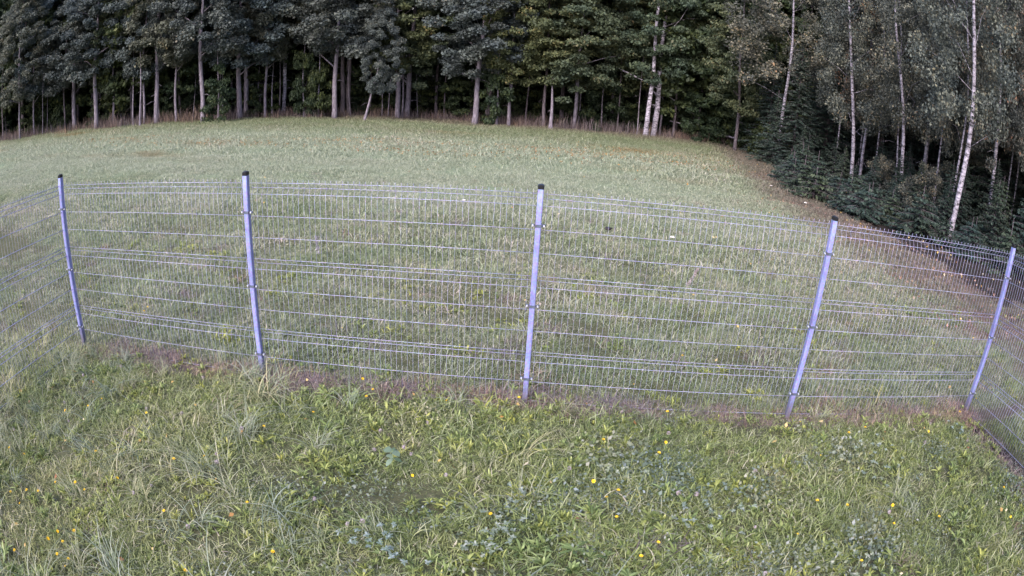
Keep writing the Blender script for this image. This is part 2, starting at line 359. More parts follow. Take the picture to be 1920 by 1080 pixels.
def scatter(name, pts, rz, sca, idx, meshes, kind='stuff', tilt=None):
    """ONE object whose geometry nodes lay the given meshes on its points"""
    n = len(pts); me = bpy.data.meshes.new(name + '_points'); me.vertices.add(n)
    me.vertices.foreach_set('co', np.asarray(pts, np.float32).ravel())
    rot = np.zeros((n, 3), np.float32); rot[:, 2] = rz
    if tilt is not None: rot[:, 0] = tilt
    at = me.attributes.new('rot', 'FLOAT_VECTOR', 'POINT'); at.data.foreach_set('vector', rot.ravel())
    at = me.attributes.new('sca', 'FLOAT', 'POINT'); at.data.foreach_set('value', np.asarray(sca, np.float32))
    at = me.attributes.new('idx', 'INT', 'POINT'); at.data.foreach_set('value', np.asarray(idx, np.int32))
    o = obj(name, me); o['kind'] = kind
    col = bpy.data.collections.new(name + '_kinds')
    for i, m_ in enumerate(meshes):
        so_ = bpy.data.objects.new('%s_kind_%02d' % (name, i), m_); col.objects.link(so_)
    ng = bpy.data.node_groups.new(name + '_nodes', 'GeometryNodeTree')
    ng.interface.new_socket('Geometry', in_out='INPUT', socket_type='NodeSocketGeometry')
    ng.interface.new_socket('Geometry', in_out='OUTPUT', socket_type='NodeSocketGeometry')
    N = ng.nodes; gi = N.new('NodeGroupInput'); go = N.new('NodeGroupOutput')
    ci = N.new('GeometryNodeCollectionInfo'); ci.inputs[0].default_value = col
    ci.inputs['Separate Children'].default_value = True; ci.inputs['Reset Children'].default_value = True
    ip = N.new('GeometryNodeInstanceOnPoints'); ip.inputs['Pick Instance'].default_value = True
    def na(nm, ty):
        x = N.new('GeometryNodeInputNamedAttribute'); x.data_type = ty; x.inputs[0].default_value = nm; return x.outputs[0]
    e2r = N.new('FunctionNodeEulerToRotation'); ng.links.new(na('rot', 'FLOAT_VECTOR'), e2r.inputs[0])
    ng.links.new(gi.outputs[0], ip.inputs['Points']); ng.links.new(ci.outputs[0], ip.inputs['Instance'])
    ng.links.new(na('idx', 'INT'), ip.inputs['Instance Index']); ng.links.new(e2r.outputs[0], ip.inputs['Rotation'])
    ng.links.new(na('sca', 'FLOAT'), ip.inputs['Scale']); ng.links.new(ip.outputs[0], go.inputs[0])
    md = o.modifiers.new('scatter', 'NODES'); md.node_group = ng
    return o
def visible(x, y, margin=8):
    az = np.degrees(np.arctan2(x, np.maximum(y, -5) + 1.2)); return (az > -58 - margin) & (az < 52 + margin)
def field(x0, x1, y0, y1, dens, keep=None):
    n = int((x1 - x0) * (y1 - y0) * dens); x = rng.uniform(x0, x1, n); y = rng.uniform(y0, y1, n)
    k = visible(x, y)
    if keep is not None: k &= keep(x, y)
    x, y = x[k], y[k]; return np.stack([x, y, ground(x, y)], -1)
def vnoise(x, y, s, seed=0):
    g = np.random.default_rng(seed); v = 0
    for i in range(6):
        a_ = g.uniform(0, 2 * np.pi); f = g.uniform(.6, 1.6) / s; v = v + np.sin((x * np.cos(a_) + y * np.sin(a_)) * f * 2 * np.pi + g.uniform(0, 7))
    return v / 6
green = [(0, (.05, .062, .03)), (.25, (.135, .155, .065)), (.55, (.24, .27, .115)), (.82, (.35, .37, .195)), (.93, (.41, .40, .31)), (1, (.46, .40, .38))]
greyg = [(0, (.09, .105, .06)), (.3, (.18, .205, .13)), (.62, (.285, .31, .215)), (.88, (.41, .415, .345)), (1, (.52, .45, .46))]
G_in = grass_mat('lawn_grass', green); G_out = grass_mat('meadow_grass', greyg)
def patch(seed, n, r, h0, h1, w, mat, lean=.35, droop=.35, lv=4):
    return mesh_np('blades', *blades(n, r, h0, h1, w, lean, droop, lv, seed=seed)[:2], mat, blades(n, r, h0, h1, w, lean, droop, lv, seed=seed)[2])
nearp = [patch(10 + i, 480, .30, .015, .065 + .018 * i, .0046, G_in, .6, .5) for i in range(4)]
outp = [patch(20 + i, 440, .32, .015, .065 + .015 * i, .0046, G_out, .5, .5) for i in range(4)]
midp = [patch(30 + i, 640, .6, .02, .12, .0068, G_out, .5, .5) for i in range(3)]
farp = [patch(40 + i, 620, 1.2, .04, .18, .016, G_out, .5, .5, 3) for i in range(3)]
def sc_field(name, pts, meshes, s0=.8, s1=1.25, kind='stuff'):
    if 'meadow' in name: pts = pts[vnoise(pts[:, 0], pts[:, 1], 1.1, 41) + .15 * rng.normal(0, 1, len(pts)) > -.55]
    n = len(pts); hv = 1 + .5 * vnoise(pts[:, 0], pts[:, 1], 2.6, 43) + .25 * vnoise(pts[:, 0], pts[:, 1], .9, 44)
    if name == 'lawn_grass': hv = np.clip(hv, .9, 1.25)
    if name == 'broadleaf_weeds': hv = np.clip(hv, .8, 1.2)
    return scatter(name, pts, rng.uniform(0, 6.28, n), rng.uniform(s0, s1, n) * hv, rng.integers(0, len(meshes), n), meshes, kind)
notr = lambda x, y: (np.abs(x - (2 * W - .07 * (D - y))) > .40) & ((np.abs(y - D + .05) > .22) | (rng.random(len(x)) < .55))
o = sc_field('lawn_grass', field(-6.5, 5.9, .4, D + .1, 20, notr), nearp); tag(o, 'short yellow green lawn grass inside the wire fence', 'grass')
pts = np.concatenate([field(-10, 12, D + .1, 10, 15), field(-11, -5.1, .5, D, 10), field(5.2, 10, .5, D, 12, notr)])
o = sc_field('meadow_grass', pts, outp); tag(o, 'mown grey green meadow grass just beyond the wire fence', 'grass')
def notwood(x, y): return x < 9.5 + .2 * np.maximum(0, y - 20)
pts = field(-26, 24, 9.5, 23, 5.5, notwood)
o = sc_field('middle_meadow_grass', pts, midp); tag(o, 'pale meadow grass in the middle distance', 'grass')
pts = field(-75, 40, 22, 56, 1.3, lambda x, y: notwood(x, y) & (y < 54 - .0 * x))
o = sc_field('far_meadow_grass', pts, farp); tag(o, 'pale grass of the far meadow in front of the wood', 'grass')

# weeds: broad-leaved rosettes, clover sprigs, long tufts, dead thatch
W_leaf = leaf_mat('weed_leaves', [(0, (.085, .12, .036)), (.5, (.22, .27, .085)), (1, (.38, .43, .16))], transl=.3, rough=.45)
W_blue = leaf_mat('clover_leaves', [(0, (.07, .09, .055)), (.5, (.15, .18, .12)), (.85, (.22, .25, .20)), (1, (.29, .31, .29))], transl=.2)
W_long = leaf_mat('long_blades', [(0, (.17, .205, .13)), (.5, (.27, .31, .21)), (1, (.41, .42, .34))], transl=.3)
W_dead = leaf_mat('dead_thatch', [(0, (.09, .062, .065)), (.5, (.20, .15, .155)), (.85, (.31, .26, .24)), (1, (.42, .38, .32))], transl=.1)
ros = []
for i in range(6):
    g = np.random.default_rng(60 + i)
    ps = [moved(rosette(int(g.integers(9, 18)), g.uniform(.05, .095), g.uniform(.007, .013), 100 * i + k, g.uniform(.45, .8)), g.normal(0, .09), g.normal(0, .09), g.uniform(0, 6)) for k in range(5)]
    ros.append(mesh_np('rosette', *join(ps)[:2], W_leaf, join(ps)[2]))
clo = []
for i in range(5):
    g = np.random.default_rng(80 + i); ps = [moved(sprig(40, .010 + .0022 * i, 800 + 10 * i + k, .07), g.normal(0, .1), g.normal(0, .1)) for k in range(4)]
    J = join(ps); clo.append(mesh_np('sprig', J[0], J[1], W_blue, J[2]))
tuf = []
for i in range(5):
    J = blades(16 + 5 * i, 0, .14, .38, .0058, .25, .8, 8, seed=90 + i, splay=1, base_r=.08); tuf.append(mesh_np('tuft', J[0], J[1], W_long, J[2]))
dead = []
for i in range(4):
    J = blades(120, .16, .03, .13, .004, .8, .5, 4, seed=120 + i); dead.append(mesh_np('thatch', J[0], J[1], W_dead, J[2]))
pts = field(-6.5, 5.0, .5, D, 36, lambda x, y: vnoise(x, y, .6, 1) + .15 * rng.normal(0, 1, len(x)) > -.20 + .22 * (x < -1.5))
p2 = field(-8, 10, D, 10, 8, lambda x, y: vnoise(x, y, 1.4, 2) > .1)
o = sc_field('broadleaf_weeds', np.concatenate([pts, p2]), ros, .7, 1.35); tag(o, 'low yellow green broad leaved weeds in the lawn', 'weeds')
pts = field(-1.8, 5.0, .5, D - .3, 16, lambda x, y: vnoise(x, y, .8, 5) + .12 * (y < 4.2) > .22)
o = sc_field('clover', pts, clo, .7, 1.4); tag(o, 'grey green clover patches in the lawn', 'clover')
def tk(x, y): return rng.random(len(x)) < np.clip(.20 - .12 * x, .06, 1.3) * (.5 + .5 * (vnoise(x, y, 1.1, 9) > -.1)) * np.where(np.abs(y - (D - .3)) < .5, 1.4, .8)
pts = field(-6.6, 4.8, .6, D + .25, 15, tk)
p2 = field(-9, 6, D, 11, 2.2, lambda x, y: vnoise(x, y, 2, 12) > .15)
o = sc_field('long_grass', np.concatenate([pts, p2]), tuf, .55, 1.15); tag(o, 'long pale arching grass blades standing above the lawn', 'grass')
t_ = np.concatenate([np.stack([rng.uniform(-5.1, 5.1, 480), rng.normal(D - .06, .09, 480)], -1),
                     np.stack([rng.uniform(4.5, 5.1, 60), rng.uniform(.8, D, 60)], -1)])
k = (vnoise(t_[:, 0], t_[:, 1], .9, 15) > -.38); t_ = t_[k]
extra = field(-6, 5, 1, D, 5, lambda x, y: vnoise(x, y, .7, 17) > .30)
ex2 = field(-9, 12, D, 20, 4, lambda x, y: vnoise(x, y, 1.3, 19) > .22)
pts = np.concatenate([np.stack([t_[:, 0], t_[:, 1], ground(t_[:, 0], t_[:, 1])], -1), extra, ex2])
o = sc_field('dead_grass', pts, dead, .7, 1.3); tag(o, 'purplish brown dead grass along the foot of the fence', 'grass')
# brown herb stalks standing along the edge of the wood
W_stalk = leaf_mat('dry_stalks', [(0, (.05, .036, .04)), (.6, (.13, .10, .10)), (1, (.26, .21, .19))], transl=.1)
J = [blades(130, 1.0, .25, 1.1, .022, .12, .12, 4, seed=140 + i) for i in range(3)]
stk = [mesh_np('stalks', a_, b_, W_stalk, c_) for a_, b_, c_ in J]
# polyline of the wood's edge (world x, y)
EDGE = np.array([(-85, 26), (-60, 34), (-44, 39.5), (-35, 42), (-28, 43.5), (-23, 47), (-16, 50), (-12, 52.5), (-5, 51.5), (1.5, 52), (7.5, 52.5), (11, 54), (13.5, 50), (13, 42), (11.5, 32), (12, 24), (14, 18), (17, 12), (19, 4), (20, -6)], float)
def along(poly, step, off=0, jit=0):
    out = []
    for a_, b_ in zip(poly[:-1], poly[1:]):
        d = b_ - a_; L = np.hypot(*d); nn = np.array([-d[1], d[0]]) / L     # left-hand normal = outwards (away from the meadow)
        for s in np.arange(0, L, step): out.append(a_ + d * (s + rng.uniform(0, step)) / L + nn * (off + rng.normal(0, jit) if jit else off))
    return np.array(out)
e1 = along(EDGE[:13], .5, .8, 1.0); pts = np.stack([e1[:, 0], e1[:, 1], ground(e1[:, 0], e1[:, 1])], -1)
o = sc_field('dry_stalks', pts, stk, .6, 1.2); tag(o, 'brown dry stalks along the foot of the wood', 'stalks')
# fallen leaves on the meadow
Lm = leaf_mat('fallen_leaf', [(0, (.22, .10, .05)), (.5, (.38, .25, .08)), (.8, (.48, .36, .14)), (1, (.52, .46, .32))], transl=.1)
def lk(x, y): return rng.random(len(x)) < np.clip(.10 + .04 * (x - 0) + .25 * (x > 6), .04, 1)
def rust(x, y):
    d = 0
    for (a_, b_, c_, e_) in ((-16, 27.7, 5, 1.3), (-4, 31, 4, 1.1), (-4.5, 26.5, 4.5, 1.2), (2.5, 30, 5, 1.5), (-10, 29.5, 3, 1), (6.5, 34, 4, 1.5), (-24, 31, 4, 1.2)):
        d = d + np.exp(-((x - a_) / c_) ** 2 - ((y - b_) / e_) ** 2)
    return rng.random(len(x)) < d * .95 * (vnoise(x, y, 1.5, 51) > -.35)
so_p = field(-32, 14, 20, 42, 34, rust)
lp = np.concatenate([so_p, field(-5, 5, 1.5, D, 2.2), field(-14, 16, D, 18, 2.4, lk), field(-20, 16, 18, 40, 1.6, lk)])
gL = np.random.default_rng(5); dist = np.hypot(lp[:, 0], lp[:, 1])
lp[:, 2] += .09; lp[:len(so_p), 2] += .05
V, F, r = leafquads(lp, .036, gL, up=1.2)
cen = np.repeat(lp, 4, 0); V = cen + (V - cen) * np.repeat(np.clip(dist / 14, .8, 1.35), 4)[:, None]; r[:len(so_p)] *= .42
o = obj('fallen_leaves', mesh_np('fallen_leaves', V, F, Lm, r)); tag(o, 'small yellow and orange fallen leaves strewn over the grass', 'leaves', kind='stuff')

Lb = leaf_mat('litter_leaf', [(0, (.06, .035, .03)), (.5, (.17, .10, .08)), (.85, (.30, .19, .15)), (1, (.40, .28, .20))], transl=.1)
yy = lambda y: 7.4 + .17 * np.maximum(0, y - 22)
lp = field(4.5, 16, 7.5, 46, 60, lambda x, y: rng.random(len(x)) < np.exp(-((x - yy(y) - .9) / 1.5) ** 2) * np.clip(1.2 - y / 60, .2, 1))
V, F, r = leafquads(lp + np.array([0, 0, .03]) + rng.normal(0, .02, lp.shape) * [0, 0, 1], .045, gL, up=1.2)
o = obj('leaf_litter', mesh_np('leaf_litter', V, F, Lb, r)); tag(o, 'reddish brown leaf litter between the meadow and the right hand spruces', 'leaf litter', kind='stuff')

# ------------------------------------------------------------------ fence
fence = empty('wire_fence', (0, D, G(0, D)), 'galvanised wire mesh fence with black capped lavender grey posts around the lawn', 'fence')
ORI = Vector(fence.location)
HZ = [0, .05, .1, .3, .5, .7, .75, .8, 1.0, 1.2, 1.4, 1.45, 1.5, 1.7, 1.9]
FOLD = {.05: .035, .75: .035, 1.45: .035}
def panel(A, B, za, zb, seed, hr=.0022, vr=.0016):
    """A, B = xy of post centres; outwards is the left-hand normal"""
    g = np.random.default_rng(seed)
    A, B = Vector(A), Vector(B); d = (B - A); L = d.length; u = d / L; nrm = Vector((-u.y, u.x))
    A2, L2 = A + u * .03, L - .06; mb = MB()
    P = lambda s, h, off=0: Vector((A2.x + u.x * s + nrm.x * off, A2.y + u.y * s + nrm.y * off, za + (zb - za) * (s + .03) / L - h)) - ORI
    for h in HZ:
        off = FOLD.get(h, 0); mb.tube([P(s, h, off + .002) for s in np.linspace(0, L2, 5)], hr, 5)
    prof = [(-.03, 0)] + [(h, FOLD.get(h, 0)) for h in (0, .05, .1, .3, .7, .75, .8, 1.1, 1.4, 1.45, 1.5, 1.93)]
    n = 49
    for i in range(n):
        s = .025 + (L2 - .05) * i / (n - 1)
        mb.tube([P(s + g.normal(0, .0006), h, off - .002) for h, off in prof], vr, 4)
    return mb.build('mesh_panel', M['wire'], fence)
def post_parts():
    mb = MB(); mb.box((0, 0, -1.05), (.046, .060, 2.19), bev=.006); p = mb.mesh('post', M['post'], False)
    mb = MB()
    mb.box((0, 0, .055), (.050, .064, .026), bev=.008); mb.box((0, 0, .070), (.042, .056, .006), bev=.010); mb.box((0, 0, .0745), (.028, .040, .004), bev=.010)
    c = mb.mesh('post_cap', M['cap'], False)
    mb = MB()
    mb.box((0, -.0325, 0), (.054, .004, .024)); mb.box((-.0250, -.012, 0), (.003, .040, .022)); mb.box((.0250, -.012, 0), (.003, .040, .022))
    for s in (-1, 1):
        mb.box((s * .041, -.008, -.001), (.030, .004, .022), rot=s * .35)
    k = mb.mesh('clamp', M['clamp'], False)
    mb = MB()
    mb.tube([(0, -.030, 0), (0, -.010, 0)], .0075, 6)
    bt = mb.mesh('bolt', M['bolt'], False)
    return p, c, k, bt
pm = post_parts()
def fpost(x, y, zt, rz, dz=0):
    p = obj('post', pm[0], fence, Vector((x, y, zt + dz)) - ORI); p.rotation_euler = (0, 0, rz)
    obj('post_cap', pm[1], p)
    for h in (.26, .96, 1.66):
        k_ = obj('clamp', pm[2], p, (0, 0, -h - dz))
        for sx in (-1, 1): obj('bolt', pm[3], p, (sx * .045, 0, -h - dz))
for i in range(5): fpost(PX[i], D, ZT[i], 0, [.05, .03, 0, 0, .04][i])
for i in range(4): panel((PX[i], D), (PX[i + 1], D), ZT[i], ZT[i + 1], i)
L1 = (-2 * W + .0109 * W, D - W); L2_ = (-2 * W + .0218 * W, D - 2 * W)
R1 = (2 * W - .0698 * W, D - W); R2 = (2 * W - .1396 * W, D - 2 * W)
zl, zr = .1135, .1832
panel(L1, (PX[0], D), ZT[0] + zl * W, ZT[0], 11, .0038, .0015); panel(L2_, L1, ZT[0] + 2 * zl * W, ZT[0] + zl * W, 12)
panel((PX[4], D), R1, ZT[4], ZT[4] + zr * W, 13, .0034, .0020); panel(R1, R2, ZT[4] + zr * W, ZT[4] + 2 * zr * W, 14)
for q, z_, rz in ((L1, ZT[0] + zl * W, 1.57), (L2_, ZT[0] + 2 * zl * W, 1.57), (R1, ZT[4] + zr * W, -1.57), (R2, ZT[4] + 2 * zr * W, -1.57)):
    fpost(q[0], q[1], z_, rz)

# ------------------------------------------------------------------ trees
def crown(seed, z0, z1, R, ncl, nlf, leaf, mat, flat=.55, rc=(.7, 1.3), prof=None, hang=0, up=.6):
    g = np.random.default_rng(seed); out = []
    cs = []
    for i in range(ncl):
        u = (i + g.random()) / ncl; pr = prof(u) if prof else math.sin(math.pi * min(1, .18 + .82 * u)) ** .6
        rr = R * pr * (.35 + .65 * g.random() ** .5); a_ = i * 2.399 + g.normal(0, .4)
        cs.append((rr * math.cos(a_), rr * math.sin(a_), z0 + (z1 - z0) * u + g.normal(0, .3), g.uniform(*rc)))
    cs = np.array(cs)
    n = int(nlf); ci = g.integers(0, ncl, n); c_ = cs[ci]
    d = g.normal(0, 1, (n, 3)); d /= np.linalg.norm(d, axis=1)[:, None]; d *= (g.random(n) ** .45)[:, None]
    d[:, 2] = d[:, 2] * flat + .1 * g.normal(0, 1, n)
    P = c_[:, :3] + d * c_[:, 3:4]
    od = d.copy(); od[:, 2] *= .3
    V, F, r = leafquads(P, leaf, g, up=up, outdir=od, hang=hang)
    r = np.clip(.7 * r + .3 * g.random(ncl)[ci], 0, 1)
    return mesh_np('crown', V, F, mat, r), cs
dome = lambda u: (math.sin(math.pi * (.14 + .82 * u)) ** .7)
CR = {}
for i in range(4): CR['oak%d' % i] = crown(200 + i, 4.5 + .4 * i, 16.5, 4.0, 120, 36000, .15, M['oak'], rc=(.45, 1.0), prof=dome)
for i in range(3): CR['maple%d' % i] = crown(220 + i, 3.4 + .5 * i, 15.5, 3.8, 150, 34000, .145, M['maple'], flat=.30, rc=(.5, 1.1), prof=dome)
for i in range(3): CR['birch%d' % i] = crown(240 + i, 3.6 + .8 * i, 15, 2.9, 110, 25000, .085, M['birchleaf'], flat=.9, rc=(.35, .8), hang=1.0, up=.2)
CR['birch3'] = crown(250, 3.8, 15, 2.8, 110, 25000, .085, M['birchorange'], flat=.9, rc=(.35, .8), hang=1.0, up=.2)
for i in range(3): CR['deep%d' % i] = crown(260 + i, 4.0 - 1.2 * i, 15, 3.2, 60, 8000, .26, M['shrub'], flat=.35, prof=dome)
for i in range(3): CR['shrub%d' % i] = crown(280 + i, .25, 2.6 + .7 * i, 1.5, 26, 5200, .13, M['shrub'], flat=.35, rc=(.35, .75))
CR['bush_birch'] = crown(290, .3, 3.6, 1.7, 34, 7000, .085, M['birchleaf'], flat=.7, rc=(.35, .7), hang=.5)

def trunk(lx, ly, h, r, H, mat, seed, limbs=None, lean_on=.5, parent=None, low=.4, thin=1.0):
    """base at origin, passes (lx,ly,h), goes on to height H"""
    g = np.random.default_rng(seed); mb = MB(); pts = []; rad = []
    N = 14; ph = g.uniform(0, 6, 2)
    f = lambda z: Vector(((lx / h) * min(z, h) + lean_on * (lx / h) * max(0, z - h) + .06 * math.sin(z * .8 + ph[0]) * min(1, z / 2), (ly / h) * z + .06 * math.sin(z * .7 + ph[1]) * min(1, z / 2), z))
    for i in range(N):
        z = -.5 + (H + .5) * i / (N - 1); p = f(z); pts.append(p)
        q = max(0, z) / H; rad.append(r * (1.0 - .8 * q) * (1 + .35 * math.exp(-max(0, z) / .25)) * g.uniform(.94, 1.06))
    mb.tube(pts, rad, 9)
    if limbs is not None:
        for c_ in limbs:
            z0 = max(low * H * .3 + .8, c_[2] * g.uniform(.72, .9)); z0 = min(z0, H * .9)
            a_ = f(z0); b_ = Vector(c_[:3]); mid = (a_ + b_) / 2 + Vector((g.normal(0, .2), g.normal(0, .2), g.uniform(0, .4)))
            r0 = r * (1 - .8 * z0 / H) * .42 * thin; mb.tube([a_, a_ * .5 + mid * .5, mid, mid * .4 + b_ * .6, b_], [r0, r0 * .8, r0 * .6, r0 * .4, r0 * .15], 5)
    # a few dead snags on the bare stem
    for i in range(int(g.integers(1, 5))):
        z0 = g.uniform(1.2, 4); a_ = f(z0); an = g.uniform(0, 6.28); L = g.uniform(.3, 1.1)
        mb.tube([a_, a_ + Vector((math.cos(an) * L * .5, math.sin(an) * L * .5, .05)), a_ + Vector((math.cos(an) * L, math.sin(an) * L, -.1))], [r * .14, r * .1, r * .04], 4)
    return mb.mesh('trunk', mat)
GE = 'trees standing at the edge of the wood'
def tree(name, cat, label, x, y, lx, ly, h, r, bark, ck=None, cz=1.0, cs=1.0, H=14, rot=None, group=GE, limbs=9, seed=None, tmesh=None, off=(0, 0), thin=1.0):
    s_ = seed if seed is not None else int(abs(x * 37 + y * 91)) % 9973
    g = np.random.default_rng(s_); rot = g.uniform(0, 6.28) if rot is None else rot
    z = G(x, y); t = empty(name, (x, y, z), label, cat, group)
    me, cl = CR[ck] if ck else (None, None)
    lm = None
    if ck and limbs:
        c_, q_ = math.cos(rot), math.sin(rot); k = np.linspace(0, len(cl) - 4, limbs).astype(int)
        lm = [(a_[0] * c_ * cs - a_[1] * q_ * cs + off[0], a_[0] * q_ * cs + a_[1] * c_ * cs + off[1], a_[2] * cz) for a_ in cl[k]]
    obj('trunk', tmesh or trunk(lx, ly, max(h, .5), r, H, M[bark], s_ + 1, lm, thin=thin), t)
    if ck:
        o = obj('crown', me, t, (off[0], off[1], 0)); o.rotation_euler = (0, 0, rot); o.scale = (cs, cs, cz)
    return t
#  x, y, lean x, lean y, at height, radius, kind, crown, crown z-scale, crown scale, label
ET = [
 (-44.1, 38.6, -.14, -.23, 8.7, .094, 'oak', 'oak0', .8, .9, 'thin pale trunk nearest the left edge of the wood'),
 (-44.5, 41.2, -.12, -.19, 9.0, .098, 'oak', 'oak1', .85, .9, 'second thin pale trunk from the left under low dark oak leaves'),
 (-39.5, 42.6, -.06, -.11, 10, .211, 'oak', 'oak2', .75, 1.05, 'broad oak with a low round bough of leaves at the left of the meadow'),
 (-35.6, 41.6, -.17, -.20, 9.6, .199, 'oak', 'oak3', .85, 1.0, 'oak with a pale straight trunk just right of the low round bough'),
 (-34.9, 43.3, .08, .01, 8.7, .12, 'maple', 'maple0', .95, .7, 'slim tree with drooping yellow green leaves between dark oaks'),
 (-31.9, 42.5, .03, 0, 8.5, .064, 'sapling', None, 1, 1, 'very thin bare stem left of the paired pale stems'),
 (-30.3, 41.4, .03, 0, 8.5, .083, 'sapling', None, 1, 1, 'left one of the paired thin pale stems under the oaks'),
 (-31.0, 43.0, -.09, -.1, 8.5, .107, 'oak', 'oak0', .95, .8, 'right one of the paired thin pale stems with oak leaves above'),
 (-29.6, 42.9, -.04, -.07, 9.5, .19, 'oak', 'oak1', 1.0, 1.0, 'straight grey oak trunk standing alone against the dark left of the wood'),
 (-28.2, 43.9, -.06, -.08, 9, .105, 'oak', 'oak2', 1.0, .7, 'slim pale trunk right of the lone straight grey oak'),
 (-25.0, 42.9, -.29, -.2, 8.7, .181, 'oak', 'oak3', .9, 1.0, 'oak whose dark trunk leans left below a hanging leafy bough'),
 (-23.8, 43.2, -.03, -.05, 8.5, .06, 'sapling', 'shrub1', 1.2, .8, 'thin bare sapling between the leaning oak and the thick oak'),
 (-23.7, 46.7, -.19, -.13, 10, .212, 'oak', 'oak0', 1.0, 1.1, 'thick pale oak trunk, front one of the close pair at left centre'),
 (-24.1, 48.8, -.23, -.15, 9.8, .198, 'oak', 'oak2', 1.05, 1.0, 'purplish oak trunk half hidden behind the thick pale oak'),
 (-22.0, 48.0, .19, .06, 9.8, .107, 'oak', 'oak1', 1.05, .7, 'slim dark trunk left of the tall white barked birch'),
 (-21.7, 48.7, .1, .02, 8.6, .05, 'sapling', None, 1, 1, 'thin crooked pale sapling left of the tall white birch'),
 (-21.7, 51.1, .25, .01, 14.5, .202, 'birch', 'oak3', 1.05, .9, 'tall white barked birch whose stem shows again above the leaves'),
 (-18.8, 48.4, -.07, -.05, 8.4, .055, 'sapling', 'shrub2', 1.4, .7, 'first thin dark sapling right of the tall white birch'),
 (-17.7, 48.8, -.08, -.05, 8.5, .055, 'sapling', 'shrub0', 1.5, .7, 'second thin dark sapling right of the tall white birch'),
 (-16.3, 48.6, .04, 0, 10.6, .187, 'oak', 'oak2', 1.0, 1.1, 'pale oak trunk below the greyish brown crown left of centre'),
 (-16.5, 51.1, 0, 0, 11, .174, 'oak_dark', 'oak3', 1.05, 1, 'dark trunk close behind the pale oak left of centre'),
 (-16.0, 51.4, -.2, -.1, 11, .174, 'oak_dark', 'oak1', 1.05, 1, 'darker of the two trunks behind the pale oak, standing to its right'),
 (-18.3, 63.9, -.1, -.05, 11, .215, 'oak_dark', 'maple1', 1, 1, 'dark trunk deeper in the wood behind the leaning sapling'),
 (-13.5, 47.1, .89, .23, 3.6 + 5.0, .095, 'lean', 'oak0', .5, .42, 'small pale tree leaning right with its own clump of grey leaves'),
 (-12.1, 51.9, -.37, -.1, 10.4, .194, 'maple_pair', 'maple2', 1.05, 1, 'left stem of the spread pair of pale trunks left of centre'),
 (-12.0, 53.0, 0, 0, 9.8, .088, 'sapling', None, 1, 1, 'thin stem between the spread pair of pale trunks'),
 (-11.7, 53.3, .3, .03, 10.6, .221, 'maple_pair', 'maple0', 1.1, 1.1, 'right stem of the spread pair of pale trunks with a side branch'),
 (-5.8, 50.2, .30, .02, 9.2, .205, 'oak', 'oak1', .85, 1.05, 'centre oak with blue grey leaves and a trunk leaning slightly right'),
 (-5.1, 53.1, -.17, 0, 10, .238, 'oak_dark', 'oak3', 1.0, 1.0, 'thick dark trunk right behind the centre oak'),
 (-4.2, 50.6, -.03, 0, 7.7, .08, 'sapling', 'shrub1', 1.5, .9, 'thin pale stem just right of the thick dark centre trunk'),
 (-3.3, 50.8, -.03, 0, 7.7, .124, 'maple', 'maple1', 1.0, .8, 'slim trunk under yellow green leaves, right of the thin centre stem'),
 (-.7, 51.5, -.1, 0, 9, .125, 'maple_dark', 'maple2', 1.0, 1, 'dark slim trunk left of the broken pale stub'),
 (-.15, 49.8, -.07, 0, 4.0, .142, 'stub', None, 1, 1, 'short pale broken trunk without any crown right of centre'),
 (1.6, 51.7, .10, 0, 8.7, .147, 'maple', 'maple0', .95, 1.05, 'pale maple trunk with a bright leaf clump low above it'),
 (3.8, 53.5, .02, 0, 7.4, .06, 'sapling', 'shrub2', 1.4, 1, 'thinnest stem right of the pale maple'),
 (4.8, 56, .08, 0, 9, .137, 'maple', 'maple1', .95, 1.05, 'maple trunk half way between the pale maple and the tall white pair'),
 (6.1, 59.8, 0, 0, 8.5, .097, 'sapling', 'shrub1', 1.8, 1, 'thin sapling left of the tall white pair'),
 (7.1, 51.0, .30, -.01, 16, .215, 'birch', None, 1, 1, 'left birch of the tall white barked pair right of centre'),
 (7.9, 52.3, .20, .03, 15.8, .25, 'birch2', 'maple2', 1.1, 1, 'right and thicker birch of the tall pair with darker rough bark'),
 (8.6, 54.0, .1, 0, 9, .089, 'sapling', None, 1, 1, 'thin stem close beside the tall birch pair'),
 (12.6, 44.9, -.2, .2, 9, .113, 'maple_dark', 'maple0', .9, .75, 'yellow green tree in the far corner between meadow and spruces'),
]
for (x, y, lx, ly, h, r, kd, ck, cz, cs, lab) in ET:
    r *= 1.12 if not kd.startswith('birch') else .92
    bark = {'birch': 'birch', 'birch2': 'birch', 'oak_dark': 'bark_dark', 'maple_dark': 'bark_dark'}.get(kd, 'bark')
    nm, cat = {'birch': ('birch_tree', 'birch'), 'birch2': ('birch_tree', 'birch'), 'sapling': ('sapling', 'sapling'), 'stub': ('broken_tree', 'tree stub'),
               'maple': ('maple_tree', 'tree'), 'maple_pair': ('maple_tree', 'tree'), 'maple_dark': ('maple_tree', 'tree'), 'lean': ('leaning_tree', 'tree')}.get(kd, ('oak_tree', 'oak'))
    H = {'stub': 4.1, 'sapling': 6.5, 'birch': 18, 'birch2': 18}.get(kd, 14.5); off = (0, 0)
    if kd == 'lean': H = 4.6; off = (1.1, .3); lx, ly, h = .89, .23, 3.6
    tree(nm, cat, lab, x, y, lx, ly, h, r, bark, ck, cz, cs, H, limbs=0 if kd in ('sapling', 'lean') else 8, off=off)
